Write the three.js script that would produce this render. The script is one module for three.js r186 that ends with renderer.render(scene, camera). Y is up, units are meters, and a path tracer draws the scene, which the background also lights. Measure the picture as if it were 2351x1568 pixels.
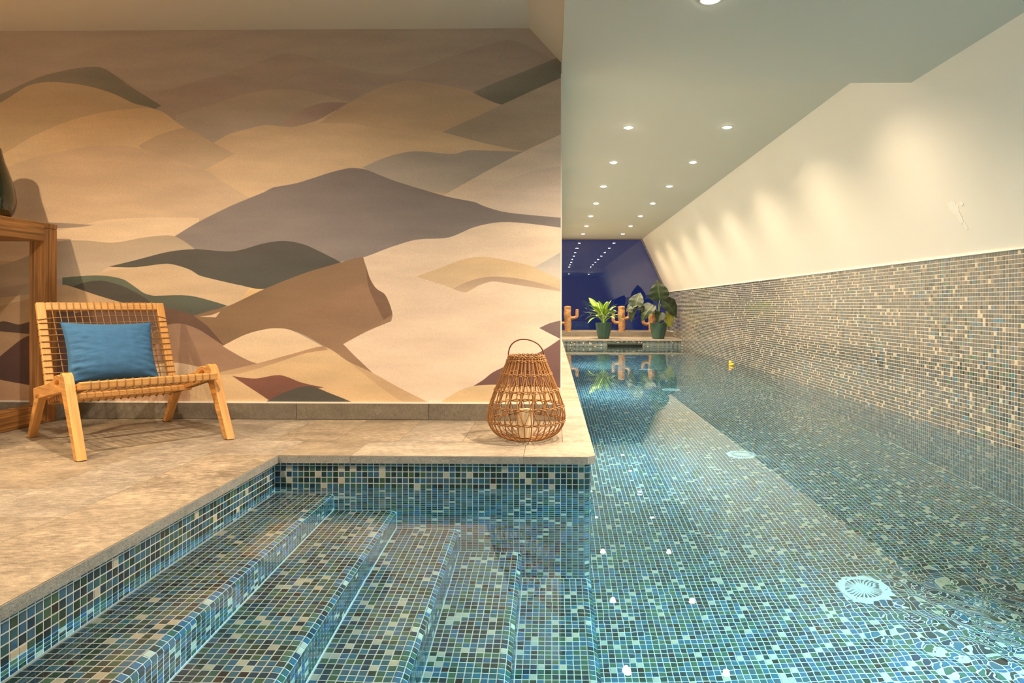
import * as THREE from 'three';
import { RoundedBoxGeometry } from 'three/addons/geometries/RoundedBoxGeometry.js';
import { mergeGeometries, mergeVertices } from 'three/addons/utils/BufferGeometryUtils.js';
import { ImprovedNoise } from 'three/addons/math/ImprovedNoise.js';

// ------------------------------------------------------------------ camera, sky, exposure
const scene = new THREE.Scene();
const F = 1567, W = 2351, H = 1568;
const camera = new THREE.PerspectiveCamera(2 * Math.atan(H / 2 / F) * 180 / Math.PI, W / H, 0.05, 100);
camera.position.set(0, 0.68, 0);
camera.rotation.set(0, 0.0172, 0.0016, 'YXZ');
camera.setViewOffset(W, H, -65.5, 81, W, H);
scene.add(camera);

scene.background = new THREE.Color(0.0075, 0.0150, 0.080);          // evening sky behind the far window

const renderer = new THREE.WebGLRenderer({ antialias: true });
renderer.toneMapping = THREE.LinearToneMapping;
renderer.toneMappingExposure = 1.17;
renderer.shadowMap.enabled = true;

const POOL_LAMP = { color: new THREE.Color(1.0, 0.77, 0.51), power: 14.5 };
const NEAR_LAMP = { color: POOL_LAMP.color, power: 23 };
const DECK_LAMP = { color: new THREE.Color(1.0, 0.80, 0.57), power: 13.5 };
const TABLE_LAMP = { color: new THREE.Color(1.0, 0.71, 0.40), power: 14 };
const WATER_FILL = { color: new THREE.Color(0.55, 0.84, 1.0), power: 46 };  // tint and strength of the added underwater fill lamps

// ------------------------------------------------------------------ measures (metres, deck surface at y = 0)
const WATER_Y = -0.155, FLOOR_Y = -1.43, STONE = 0.036;
const XL = -1.274, XP = 0.177, XR = 2.70, ZNEAR = 0.75, ZPEN = 3.115, ZFAR = 14.2;
const ZMURAL = 4.067, XWALL = 0.053, ZSILL = 15.3, ZGLASS = 16.08, ROOM_BACK = -1.6, ROOM_LEFT = -4.2;
const CEIL = 2.27, CEIL_NEAR = 2.0625, CEIL_LEFT = 2.336, TILE_TOP = 1.0165, PITCH = 0.0268;

// ------------------------------------------------------------------ helpers
let seed = 20240611;
const rnd = () => { seed = (seed + 0x6D2B79F5) | 0; let t = Math.imul(seed ^ (seed >>> 15), 1 | seed); t = (t + Math.imul(t ^ (t >>> 7), 61 | t)) ^ t; return ((t ^ (t >>> 14)) >>> 0) / 4294967296; };
const V3 = (x, y, z) => new THREE.Vector3(x, y, z);
const noise = new ImprovedNoise();
const fbm = (x, y, z, o = 4) => { let s = 0, a = 0.5; for (let i = 0; i < o; i++) { s += a * noise.noise(x, y, z + 7.3 * i); x *= 2; y *= 2; a *= 0.5; } return s; };
const taken = {};
const numbered = (name) => { const n = taken[name] = (taken[name] ?? -1) + 1; return n ? `${name}_${String(n).padStart(3, '0')}` : name; };
const std = (color, roughness = 0.6, more = {}) => new THREE.MeshStandardMaterial({ color, roughness, metalness: 0, ...more });
const phys = (color, roughness, more = {}) => new THREE.MeshPhysicalMaterial({ color, roughness, metalness: 0, ...more });

function clean(g) {
  const o = g.index ? g.toNonIndexed() : g;
  for (const k of Object.keys(o.attributes)) if (!['position', 'normal', 'uv'].includes(k)) o.deleteAttribute(k);
  o.morphAttributes = {};
  if (!o.attributes.normal) o.computeVertexNormals();
  if (!o.attributes.uv) o.setAttribute('uv', new THREE.BufferAttribute(new Float32Array(o.attributes.position.count * 2), 2));
  return o;
}
const merge = (list) => list.length === 1 ? list[0] : mergeGeometries(list.map(clean), false);
function part(name, geo, material, parent) { const m = new THREE.Mesh(Array.isArray(geo) ? merge(geo) : geo, material); m.name = name; parent.add(m); return m; }
function thing(name, label, category, [x, y, z] = [0, 0, 0], turn = 0, group) {
  const o = new THREE.Group(); o.name = numbered(name); scene.add(o); o.position.set(x, y, z); o.rotation.y = turn;
  o.userData = { label, category }; if (group) o.userData.group = group; return o;
}
function single(name, geo, material, label, category, group) {
  const m = new THREE.Mesh(Array.isArray(geo) ? merge(geo) : geo, material); m.name = numbered(name); scene.add(m);
  m.userData = { label, category }; if (group) m.userData.group = group; return m;
}
function struct(name, geo, material, label, category) {
  const m = geo ? new THREE.Mesh(Array.isArray(geo) ? merge(geo) : geo, material) : new THREE.Group();
  m.name = name; m.userData = { kind: 'structure', label, category }; scene.add(m); return m;
}
// a box given by its extents; z is given as distance in front of the camera
function slabBox(x0, x1, y0, y1, z0, z1, r = 0) {
  const w = x1 - x0, h = y1 - y0, d = z1 - z0;
  const g = r ? new RoundedBoxGeometry(w, h, d, 2, r) : new THREE.BoxGeometry(w, h, d);
  g.translate((x0 + x1) / 2, (y0 + y1) / 2, -(z0 + z1) / 2); return g;
}
const box = (w, h, d, x, y, z, r = 0) => (r ? new RoundedBoxGeometry(w, h, d, 2, r) : new THREE.BoxGeometry(w, h, d)).translate(x, y, z);
// uv in metres on the plane that each face looks along
function worldUV(g, s = 1, du = 0, dv = 0) {
  g = g.index ? g.toNonIndexed() : g;
  const p = g.attributes.position, n = g.attributes.normal, uv = new Float32Array(p.count * 2);
  for (let i = 0; i < p.count; i++) {
    const ax = Math.abs(n.getX(i)), ay = Math.abs(n.getY(i)), az = Math.abs(n.getZ(i));
    let a, b;
    if (ay >= ax && ay >= az) { a = p.getX(i); b = -p.getZ(i); } else if (ax >= az) { a = -p.getZ(i); b = p.getY(i); } else { a = p.getX(i); b = p.getY(i); }
    uv[2 * i] = a * s + du; uv[2 * i + 1] = b * s + dv;
  }
  g.setAttribute('uv', new THREE.BufferAttribute(uv, 2)); return g;
}
// polygon in x-y pushed along the depth axis from z0 to z1
function prismXY(pts, z0, z1) {
  const sh = new THREE.Shape(pts.map(([x, y]) => new THREE.Vector2(x, y)));
  return new THREE.ExtrudeGeometry(sh, { depth: z1 - z0, bevelEnabled: false, steps: 1 }).translate(0, 0, -z1);
}
// polygon in x-depth pushed up from y0 to y1
function prismXZ(pts, y0, y1, bevel = 0) {
  const sh = new THREE.Shape(pts.map(([x, z]) => new THREE.Vector2(x, z)));
  const g = new THREE.ExtrudeGeometry(sh, { depth: y1 - y0 - 2 * bevel, bevelEnabled: bevel > 0, bevelSize: bevel, bevelOffset: -bevel, bevelThickness: bevel, bevelSegments: 1, steps: 1 });
  return g.rotateX(-Math.PI / 2).translate(0, y0 + bevel, 0);
}
function tube(points, r, seg = 12, radial = 6, closed = false) {
  const c = new THREE.CatmullRomCurve3(points.map((p) => p.isVector3 ? p : V3(...p)), closed, 'centripetal');
  return new THREE.TubeGeometry(c, seg, r, radial, closed);
}
function dataTexture(n, m, fill, srgb = true) {
  const d = new Uint8Array(n * m * 4);
  for (let j = 0; j < m; j++) for (let i = 0; i < n; i++) {
    const c = fill(i, j), k = 4 * (j * n + i);
    if (typeof c === 'number') d[k] = d[k + 1] = d[k + 2] = Math.max(0, Math.min(255, c)); else { d[k] = Math.max(0, Math.min(255, c[0])); d[k + 1] = Math.max(0, Math.min(255, c[1])); d[k + 2] = Math.max(0, Math.min(255, c[2])); }
    d[k + 3] = 255;
  }
  const t = new THREE.DataTexture(d, n, m, THREE.RGBAFormat);
  t.wrapS = t.wrapT = THREE.RepeatWrapping; t.magFilter = THREE.LinearFilter; t.minFilter = THREE.LinearFilter; if (srgb) t.colorSpace = THREE.SRGBColorSpace; t.needsUpdate = true; return t;
}
const tiled = (f, n, px, py) => { // periodic noise from four blended samples
  return (i, j) => { const u = i / n, v = j / n, a = f(u * px, v * py), b = f((u - 1) * px, v * py), c = f(u * px, (v - 1) * py), d = f((u - 1) * px, (v - 1) * py); return (a * (1 - u) + b * u) * (1 - v) + (c * (1 - u) + d * u) * v; };
};

// ------------------------------------------------------------------ materials
const coarse = tiled((x, y) => fbm(x, y, 3.1, 5), 512, 5, 9), fine = tiled((x, y) => fbm(x, y, 9.7, 4), 512, 34, 80), veil = tiled((x, y) => fbm(x + 1.4 * fbm(x * 0.6, y * 0.6, 5.5, 3), y, 1.7, 4), 512, 3, 5);
const stoneTex = dataTexture(512, 512, (i, j) => {
  const c = coarse(i, j), f = fine(i, j), v = veil(i, j), g = (rnd() - 0.5) * 18, k = 150 + 62 * c + 92 * f + 46 * v + g * 1.5;
  return [k * 1.0, k * 0.935, k * 0.85];
});
const stoneBump = dataTexture(256, 256, (i, j) => 128 + 150 * fine(i * 2, j * 2) + (rnd() - 0.5) * 40, false);
const greyStoneTex = dataTexture(512, 512, (i, j) => {
  const c = coarse(i, j), f = fine(j, i), g = (rnd() - 0.5) * 38, sp = rnd() > 0.992 ? 45 : 0, k = 120 + 42 * c + 34 * f + g + sp;
  return [k * 1.0, k * 0.94, k * 0.86];
});
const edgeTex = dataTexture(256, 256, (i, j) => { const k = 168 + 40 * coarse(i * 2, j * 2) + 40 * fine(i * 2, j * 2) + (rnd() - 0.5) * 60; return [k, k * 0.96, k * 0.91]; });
const stone = [0, 1, 2].map((i) => std([0xffffff, 0xf3efe8, 0xfaf4ea][i], 0.48, { map: stoneTex, bumpMap: stoneBump, bumpScale: 0.0006 }));
const greyStone = std(0xffffff, 0.6, { map: greyStoneTex, bumpMap: stoneBump, bumpScale: 0.0006 });
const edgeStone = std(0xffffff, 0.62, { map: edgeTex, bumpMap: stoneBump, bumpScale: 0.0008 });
const plasterBump = dataTexture(256, 256, (i, j) => 128 + 70 * tiled((x, y) => fbm(x, y, 4.4, 3), 256, 20, 20)(i, j), false);
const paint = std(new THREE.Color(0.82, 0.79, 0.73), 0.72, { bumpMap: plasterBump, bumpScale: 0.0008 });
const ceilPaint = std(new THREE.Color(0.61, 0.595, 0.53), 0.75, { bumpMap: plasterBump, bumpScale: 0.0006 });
const whiteTrim = std(new THREE.Color(0.85, 0.83, 0.78), 0.5);
const grout = std(new THREE.Color(0.85, 0.835, 0.80), 0.85);
const wallGrout = std(new THREE.Color(0.60, 0.575, 0.53), 0.85);
const woodTex = (r, g, b, contrast, sx = 3, sy = 46) => dataTexture(256, 512, (i, j) => {
  const w = fbm(i / 256 * sy * 0.32 + 0.8 * fbm(i / 60, j / 260, 2.2, 2), j / 512 * sx, 6.2, 4), line = fbm(i / 256 * sy, j / 512 * sx * 0.6, 1.1, 3), k = 1 + contrast * (0.9 * w + 0.6 * line);
  return [r * k, g * k, b * k];
});
const tableWood = std(0xffffff, 0.5, { map: woodTex(152, 106, 58, 0.8) });
const chairWood = std(0xffffff, 0.48, { map: woodTex(214, 158, 92, 0.34) });
const cord = std(new THREE.Color(0.30, 0.165, 0.06), 0.6);
const rattan = std(new THREE.Color(0.34, 0.155, 0.048), 0.45), rattanDark = std(new THREE.Color(0.16, 0.055, 0.025), 0.5);
const linenTex = dataTexture(256, 256, (i, j) => { const k = 1 + 0.10 * Math.sin(i * 1.57) * 0.5 + 0.10 * Math.sin(j * 1.57) * 0.5 + (rnd() - 0.5) * 0.22 + 0.10 * fbm(i / 60, j / 60, 2, 3); return [60 * k, 110 * k, 158 * k]; });

// mosaic glass: one material per tint; the same tints colour the instanced remainder
const TINTS = { dark: [0x254148, 0x244358, 0x2a4738, 0x2e4340, 0x37302c, 0x263c48], mid: [0x3b676e, 0x3d6a8a, 0x42695c, 0x48687a, 0x4a6a52, 0x356f88], light: [0x638082, 0x6c7f7c, 0x628496, 0x70837c], cream: [0xd9cfb8, 0xcfc6b6, 0xdccdb4], wall: [0x565653, 0x5f5e58, 0x4b5554, 0x535860, 0x67635c, 0x454c49, 0x6f695f, 0x4f5d67, 0x7b7468, 0x4c4e4a], pale: [0xb9ac96, 0xb0a593] };
const tintList = [...TINTS.dark, ...TINTS.mid, ...TINTS.light, ...TINTS.cream, ...TINTS.wall, ...TINTS.pale].map((h) => new THREE.Color(h));
const tileLook = { roughness: 0.16 };
const tileMats = tintList.map((c) => phys(c, tileLook.roughness, { clearcoat: 0.3, clearcoatRoughness: 0.08 }));
const tileCopyMat = phys(0xffffff, tileLook.roughness, { clearcoat: 0.3, clearcoatRoughness: 0.08 });
function tintAt(a, b, pale) {
  const n = noise.noise(a * 2.1 + 3, b * 2.1, 0.5) * 0.7 + noise.noise(a * 7.3, b * 7.3 + 9, 2.5) * 0.55, r = rnd();
  if (!pale && r > 0.965) return 4;
  if (r < (pale ? 0.055 : 0.06)) return pale ? 29 + Math.floor(rnd() * 2) : 16 + Math.floor(rnd() * 3);
  const k = rnd() + n * 0.45;
  if (pale) return k > 0.04 ? 19 + Math.floor(rnd() * 10) : k > -0.05 ? 6 + Math.floor(rnd() * 6) : Math.floor(rnd() * 6);
  return k > 1.16 ? 12 + Math.floor(rnd() * 4) : k > 0.40 ? 6 + Math.floor(rnd() * 6) : [0, 1, 2, 3, 5][Math.floor(rnd() * 5)];
}
const tileGeo = (() => {
  const a = 0.0116, b = 0.0107, t = 0.0014, P = [], I = [];
  const q = (A, B, C, D) => { const k = P.length; P.push(A, B, C, D); I.push(k, k + 1, k + 2, k, k + 2, k + 3); };
  const lo = [[-a, -a, 0], [a, -a, 0], [a, a, 0], [-a, a, 0]], hi = [[-b, -b, t], [b, -b, t], [b, b, t], [-b, b, t]];
  q(...hi); for (let i = 0; i < 4; i++) q(lo[i], lo[(i + 1) % 4], hi[(i + 1) % 4], hi[i]);
  const g = new THREE.BufferGeometry(); g.setAttribute('position', new THREE.Float32BufferAttribute(P.flat(), 3)); g.setAttribute('uv', new THREE.Float32BufferAttribute(P.flatMap((p) => [p[0] * 40, p[1] * 40]), 2)); g.setIndex(I); g.computeVertexNormals(); return g;
})();
// frames: [position, normal, tangent]; the 300 that show largest become parts, the rest one part of kind stuff
camera.updateMatrixWorld(); camera.updateProjectionMatrix();
function mosaic(parent, frames, pale = false) {
  const eye = camera.position, q = new THREE.Vector3(), items = frames.map(([p, n, t], k) => {
    q.copy(p).project(camera); const inside = Math.abs(q.x) < 1.02 && Math.abs(q.y) < 1.05 && q.z < 1;
    const d = eye.clone().sub(p), facing = d.dot(n) / d.length();
    const score = inside && facing > 0 ? facing / d.lengthSq() : -1;
    const tint = tintAt(p.x * 1.9 + p.z * 0.4, p.y * 1.9 + p.z * 1.7, pale), m = new THREE.Matrix4().makeBasis(t, n.clone().cross(t), n).setPosition(p);
    return { score, tint, m, k };
  });
  const order = items.slice().sort((a, b) => b.score - a.score || a.k - b.k), near = order.filter((o) => o.score > 0).slice(0, 300), set = new Set(near);
  for (const o of near) { const m = new THREE.Mesh(tileGeo, tileMats[o.tint]); m.name = 'tile'; m.applyMatrix4(o.m); parent.add(m); }
  const rest = items.filter((o) => !set.has(o));
  if (rest.length) {
    const im = new THREE.InstancedMesh(tileGeo, tileCopyMat, rest.length); im.name = 'mosaic'; im.userData.kind = 'stuff';
    rest.forEach((o, i) => { im.setMatrixAt(i, o.m); im.setColorAt(i, tintList[o.tint]); }); parent.add(im);
  }
}
// flat field of tiles: corner point, two directions with their lengths
function field(origin, u, lu, v, lv, n, skip) {
  const out = [], nu = Math.floor(lu / PITCH + 0.35), nv = Math.floor(lv / PITCH + 0.35);
  for (let j = 0; j < nv; j++) for (let i = 0; i < nu; i++) {
    const p = origin.clone().addScaledVector(u, (i + 0.5) * PITCH).addScaledVector(v, (j + 0.5) * PITCH);
    if (!skip || !skip(p)) out.push([p, n, u]);
  }
  return out;
}
// tiles along a bent profile (points with normals at even steps), repeated along a direction
function bent(path, dir, start, count) {
  const out = [];
  for (const [p, n] of path) for (let i = 0; i < count; i++) out.push([p.clone().addScaledVector(dir, start + (i + 0.5) * PITCH), n, dir]);
  return out;
}

// ------------------------------------------------------------------ walls and ceilings
// mural: a printed wallpaper of dunes; drawing units are 385.3 to the metre
const MU = F / ZMURAL, MX0 = -190, MX1 = 1288.6, MY0 = 62, MY1 = 925;
const muralTex = (() => {
  const cw = 2048, ch = Math.round(2048 * (MY1 - MY0) / (MX1 - MX0)), cv = document.createElement('canvas'); cv.width = cw; cv.height = ch;
  const c = cv.getContext('2d'), k = cw / (MX1 - MX0); c.scale(k, k); c.translate(-MX0, -MY0);
  const shape = (pts) => {
    const n = pts.length, tg = pts.map((p, i) => {
      const a = pts[(i + n - 1) % n], b = pts[(i + 1) % n], u = [p[0] - a[0], p[1] - a[1]], v = [b[0] - p[0], b[1] - p[1]], lu = Math.hypot(...u) || 1, lv = Math.hypot(...v) || 1;
      const cos = (u[0] * v[0] + u[1] * v[1]) / lu / lv; if (cos < 0.62) return [0, 0];
      const s = Math.min(lu, lv); return [(u[0] / lu + v[0] / lv) * s / 6, (u[1] / lu + v[1] / lv) * s / 6];
    });
    c.beginPath(); c.moveTo(...pts[0]);
    for (let i = 0; i < n; i++) { const j = (i + 1) % n; c.bezierCurveTo(pts[i][0] + tg[i][0], pts[i][1] + tg[i][1], pts[j][0] - tg[j][0], pts[j][1] - tg[j][1], ...pts[j]); }
    c.closePath();
  };
  const dune = (pts, top, bottom, x0, y0, x1, y1) => {
    shape(pts);
    if (!bottom) c.fillStyle = top; else { const ys = pts.map((p) => p[1]), g = x0 === undefined ? c.createLinearGradient(0, Math.min(...ys), 0, Math.max(...ys)) : c.createLinearGradient(x0, y0, x1, y1); g.addColorStop(0, top); g.addColorStop(1, bottom); c.fillStyle = g; }
    c.fill();
  };
  c.fillStyle = '#b3a595'; c.fillRect(MX0, MY0, MX1 - MX0, MY1 - MY0);
  dune([[-190, 250], [-60, 235], [40, 185], [120, 160], [230, 160], [330, 205], [430, 190], [560, 150], [660, 120], [780, 150], [900, 170], [1060, 120], [1170, 92], [1240, 120], [1289, 150], [1289, 600], [-190, 600]], '#ab9a8a', '#b9a692');
  dune([[340, 235], [420, 190], [520, 170], [620, 185], [720, 150], [830, 170], [880, 215], [880, 400], [340, 400]], '#a99889', '#b9a593');
  dune([[-190, 330], [-100, 250], [0, 205], [90, 168], [180, 150], [225, 152], [290, 195], [362, 240], [345, 250], [300, 400], [-190, 400]], '#8f8979', '#7d7a68', 100, 150, 330, 250);
  dune([[395, 262], [470, 240], [560, 213], [630, 203], [700, 207], [800, 233], [800, 420], [395, 420]], '#b8a68e', '#b3a59a');
  dune([[-190, 330], [-80, 268], [0, 222], [50, 192], [95, 184], [170, 190], [240, 208], [300, 235], [345, 247], [420, 300], [420, 460], [-190, 460]], '#c2ac88', '#c9ae82');
  dune([[-190, 430], [-80, 385], [0, 345], [60, 310], [150, 273], [230, 254], [330, 245], [368, 256], [400, 280], [425, 296], [480, 328], [532, 352], [532, 500], [-190, 500]], '#dcbd8e', '#dcc5a4');
  dune([[308, 333], [345, 312], [390, 297], [415, 292], [440, 300], [480, 325], [532, 352], [470, 385], [380, 380]], '#c4aa88', '#cdb594');
  dune([[638, 291], [655, 270], [685, 252], [735, 235], [770, 233], [806, 237], [785, 248], [725, 275], [665, 287]], '#a18a80', '#bda38f', 760, 235, 660, 290);
  dune([[775, 248], [830, 218], [890, 192], [945, 184], [1020, 195], [1090, 212], [1165, 240], [1020, 304], [900, 285]], '#bda68a', '#cdb08a');
  dune([[1085, 212], [1140, 188], [1200, 165], [1289, 128], [1289, 190], [1170, 243]], '#8c8473', '#6f6b5b', 1180, 165, 1210, 225);
  dune([[1012, 304], [1100, 264], [1200, 218], [1289, 178], [1289, 330], [1200, 352], [1100, 330]], '#aa9a84', '#bba68e', 1100, 240, 1180, 340);
  dune([[484, 326], [520, 306], [600, 286], [640, 288], [665, 290], [722, 276], [780, 249], [830, 260], [920, 280], [1020, 304], [1110, 328], [1205, 348], [1205, 560], [560, 560], [575, 458], [520, 425], [465, 388], [532, 352]], '#d8bb94', '#e6c9a0');
  dune([[780, 249], [830, 260], [920, 280], [1020, 304], [1100, 326], [1000, 312], [880, 296], [800, 282], [730, 282]], '#c2a684', '#d8bb94', 0, 255, 0, 315);
  dune([[830, 384], [880, 362], [945, 347], [1040, 353], [1072, 345], [1130, 346], [1202, 349], [1110, 396], [1030, 442], [900, 418]], '#a89e92', '#c4b8a8', 0, 350, 0, 440);
  dune([[1018, 448], [1100, 402], [1200, 349], [1289, 308], [1289, 560], [1018, 560]], '#ecd6bd', '#e0cdbd', 1100, 380, 1200, 480);
  dune([[1130, 430], [1200, 400], [1289, 380], [1289, 500], [1150, 480]], 'rgba(196,178,165,.35)', 'rgba(225,210,198,.1)');
  dune([[-190, 430], [-80, 405], [0, 382], [60, 360], [130, 345], [200, 333], [280, 333], [330, 344], [400, 366], [465, 390], [520, 425], [575, 458], [575, 640], [-190, 640]], '#d2b795', '#d8bfa2');
  dune([[-190, 560], [-60, 545], [60, 535], [130, 527], [220, 506], [330, 499], [450, 500], [450, 600], [-190, 600]], '#e8cfae', '#ead2b6');
  dune([[95, 510], [140, 512], [205, 516], [170, 521], [110, 522]], '#8d7d74', '#b09c88', 100, 0, 205, 0);
  dune([[385, 548], [440, 514], [520, 474], [600, 441], [622, 430], [680, 419], [760, 394], [802, 385], [835, 388], [900, 413], [960, 432], [1030, 452], [1090, 464], [1110, 473], [1150, 485], [1200, 492], [1289, 500], [1289, 523], [1210, 513], [1150, 510], [1090, 521], [1030, 545], [950, 551], [880, 574], [830, 592], [780, 604], [600, 590], [440, 573]], '#837873', '#8d8480', 0, 390, 0, 590);
  dune([[-190, 640], [-60, 620], [40, 592], [110, 556], [180, 552], [250, 557], [330, 544], [392, 542], [442, 573], [300, 602], [240, 614], [200, 637], [140, 639], [0, 660], [-190, 690]], '#b7a68e', '#c9b9a6');
  dune([[776, 602], [835, 590], [900, 566], [960, 550], [1030, 545], [1090, 521], [1150, 510], [1210, 513], [1289, 523], [1289, 925], [776, 925]], '#f0dac2', '#e9d3c0');
  dune([[955, 635], [1010, 615], [1060, 596], [1110, 590], [1160, 597], [1230, 614], [1289, 642], [1289, 668], [1200, 656], [1130, 646], [1100, 655], [1068, 671], [1010, 652]], '#dfc193', '#dcc3a0');
  dune([[1040, 663], [1070, 648], [1110, 637], [1160, 636], [1220, 645], [1289, 664], [1289, 669], [1200, 656], [1130, 646], [1100, 655], [1068, 671]], '#b49a82', '#d2b698', 0, 636, 0, 672);
  dune([[1226, 614], [1250, 600], [1289, 578], [1289, 642]], '#bcb6b2', '#d8cbbd');
  dune([[1238, 753], [1262, 742], [1289, 735], [1289, 779]], '#7d6660', '#6a5550');
  dune([[-190, 700], [-60, 690], [60, 675], [130, 655], [200, 630], [300, 613], [380, 606], [432, 621], [452, 633], [540, 650], [575, 655], [612, 659], [520, 703], [440, 690], [380, 682], [330, 690], [130, 720], [-190, 760]], '#cdb594', '#d8bf9c');
  dune([[545, 690], [575, 657], [612, 659], [560, 685], [518, 704]], '#e6c48a', '#ddbb86');
  dune([[238, 613], [300, 598], [380, 578], [440, 572], [530, 577], [600, 559], [650, 553], [700, 563], [782, 603], [700, 630], [600, 664], [545, 655], [452, 633], [430, 620], [380, 606], [300, 614]], '#544f48', '#4d4f47', 0, 555, 0, 660);
  dune([[130, 638], [200, 633], [240, 635], [275, 643], [322, 674], [345, 680], [430, 680], [517, 703], [480, 715], [440, 726], [350, 735], [290, 700], [130, 660]], '#5f6a58', '#4d5047');
  dune([[152, 660], [180, 650], [218, 645], [270, 657], [330, 690], [345, 720], [290, 702], [215, 680]], '#46443c');
  dune([[-190, 760], [0, 700], [70, 682], [130, 655], [155, 660], [215, 680], [292, 702], [250, 715], [150, 760], [150, 925], [-190, 925]], '#c2a47e', '#b99a78');
  dune([[-60, 760], [-10, 740], [30, 747], [110, 720], [160, 712], [160, 790], [75, 772]], '#5a4a42');
  dune([[-60, 880], [-30, 835], [0, 808], [40, 778], [74, 766], [160, 740], [200, 760], [200, 880], [110, 898], [50, 893], [0, 884]], '#624640', '#58423e');
  dune([[-190, 900], [-60, 872], [30, 884], [120, 898], [200, 870], [340, 850], [480, 858], [520, 864], [560, 886], [620, 925], [-190, 925]], '#cda882', '#c29a78');
  dune([[140, 790], [150, 722], [230, 706], [300, 694], [345, 700], [440, 725], [474, 737], [542, 776], [512, 797], [440, 780], [330, 790], [230, 800]], '#674d3e', '#5f463a');
  dune([[330, 770], [382, 746], [412, 745], [450, 758], [512, 797], [586, 836], [540, 850], [480, 860], [400, 850], [330, 840]], '#967760', '#9c7b60');
  dune([[330, 842], [400, 835], [470, 850], [500, 860], [440, 872], [350, 870]], '#d9bf9f');
  dune([[438, 726], [474, 715], [520, 703], [612, 660], [700, 626], [782, 602], [812, 593], [832, 590], [836, 604], [848, 640], [862, 662], [882, 676], [894, 700], [900, 722], [897, 738], [840, 762], [786, 791], [815, 820], [856, 858], [800, 832], [740, 795], [690, 768], [640, 755], [588, 766], [512, 798], [470, 750]], '#806649', '#98795c', 600, 640, 800, 780);
  dune([[600, 745], [680, 720], [760, 690], [830, 650], [860, 680], [895, 725], [840, 755], [760, 745], [690, 750]], 'rgba(170,130,100,.35)', 'rgba(120,90,70,.15)');
  dune([[838, 606], [848, 640], [862, 662], [882, 676], [894, 700], [900, 722], [880, 735], [862, 700], [845, 660]], 'rgba(90,62,50,.45)');
  dune([[480, 724], [500, 716], [490, 730], [450, 728]], '#d9bf9f');
  dune([[506, 796], [560, 769], [620, 755], [662, 758], [738, 796], [660, 816], [588, 836]], '#ead3b4', '#e6cba6');
  dune([[430, 880], [480, 862], [588, 836], [660, 816], [740, 797], [800, 832], [856, 858], [910, 888], [985, 925], [430, 925]], '#d9bc90', '#d6b689');
  dune([[480, 862], [588, 836], [660, 816], [738, 796], [752, 804], [700, 812], [620, 838], [540, 860]], '#b08c6c', '#c4a27c');
  dune([[800, 832], [856, 858], [910, 888], [985, 925], [930, 925], [880, 895]], '#c6a680');
  dune([[528, 865], [580, 871], [640, 863], [690, 880], [742, 891], [690, 900], [620, 925], [590, 905], [560, 886]], '#7c5040', '#6c463a');
  dune([[606, 925], [655, 901], [706, 888], [760, 906], [808, 925]], '#4b493f');
  dune([[1086, 887], [1110, 872], [1130, 856], [1180, 832], [1240, 808], [1289, 776], [1289, 890], [1170, 884]], '#76564f', '#6a4a44');
  dune([[1010, 925], [1055, 897], [1090, 886], [1170, 883], [1289, 896], [1289, 925]], '#dcc194', '#d6b688');
  const im = c.getImageData(0, 0, cw, ch), out = new Uint8Array(im.data.length);
  for (let j = 0; j < ch; j++) for (let i = 0; i < cw; i++) {
    const q = 4 * (j * cw + i), dst = 4 * ((ch - 1 - j) * cw + i), g = 1 + 0.10 * fbm(i / 210, j / 46, 3.3, 3) + (rnd() - 0.5) * 0.11;
    for (let s = 0; s < 3; s++) out[dst + s] = Math.max(0, Math.min(255, 255 * Math.pow(im.data[q + s] / 255, [0.90, 0.88, 0.82][s]) * g)); out[dst + 3] = 255;
  }
  const t = new THREE.DataTexture(out, cw, ch, THREE.RGBAFormat); t.magFilter = THREE.LinearFilter; t.colorSpace = THREE.SRGBColorSpace; t.needsUpdate = true; return t;
})();
const mural = std(0xffffff, 0.85, { map: muralTex });
{
  const w = struct('wall_back', slabBox(ROOM_LEFT, XWALL, -0.2, 2.6, ZMURAL, 4.27), paint, 'white plaster wall behind the deck that carries the dune mural', 'wall');
  const x0 = (MX0 - 1268) / MU, x1 = XWALL - 0.004, y0 = 0.104, y1 = CEIL_LEFT;
  const sheet = new THREE.BoxGeometry(x1 - x0, y1 - y0, 0.003); sheet.translate((x0 + x1) / 2, (y0 + y1) / 2, -ZMURAL + 0.0012);
  const p = sheet.attributes.position, uv = sheet.attributes.uv;
  for (let i = 0; i < p.count; i++) { const u = p.getX(i) * MU + 1268, v = 703 - (p.getY(i) - 0.68) * MU; uv.setXY(i, (u - MX0) / (MX1 - MX0), 1 - (v - MY0) / (MY1 - MY0)); }
  const s = part('mural_wallpaper', sheet, mural, w); s.userData.label = 'printed wallpaper of layered beige, grey and brown dunes';
}
struct('wall_left', slabBox(ROOM_LEFT - 0.2, ROOM_LEFT, -0.2, 2.6, ROOM_BACK, 4.27), paint, 'plain plaster wall at the end of the deck beyond the wooden table', 'wall');
struct('wall_front', slabBox(ROOM_LEFT - 0.2, 3.1, -1.6, 2.6, ROOM_BACK - 0.2, ROOM_BACK), paint, 'plain plaster wall behind the near deck', 'wall');
struct('wall_corridor', slabBox(XWALL - 0.2, XWALL, -0.2, 2.6, 4.27, 16.3), paint, 'white wall running along the pool behind the mural wall', 'wall');
const far_ = V3(0, 0, 1), SL = (y) => XR - (XR - 2.115) / (CEIL - TILE_TOP) * (y - TILE_TOP);
struct('wall_upper_right', worldUV(prismXY([[XR, TILE_TOP], [SL(2.6), 2.6], [SL(2.6) + 0.2, 2.6], [3.1, TILE_TOP]], ROOM_BACK, 16.3)), paint, 'cream sloping attic wall above the mosaic wall', 'wall');
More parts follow.
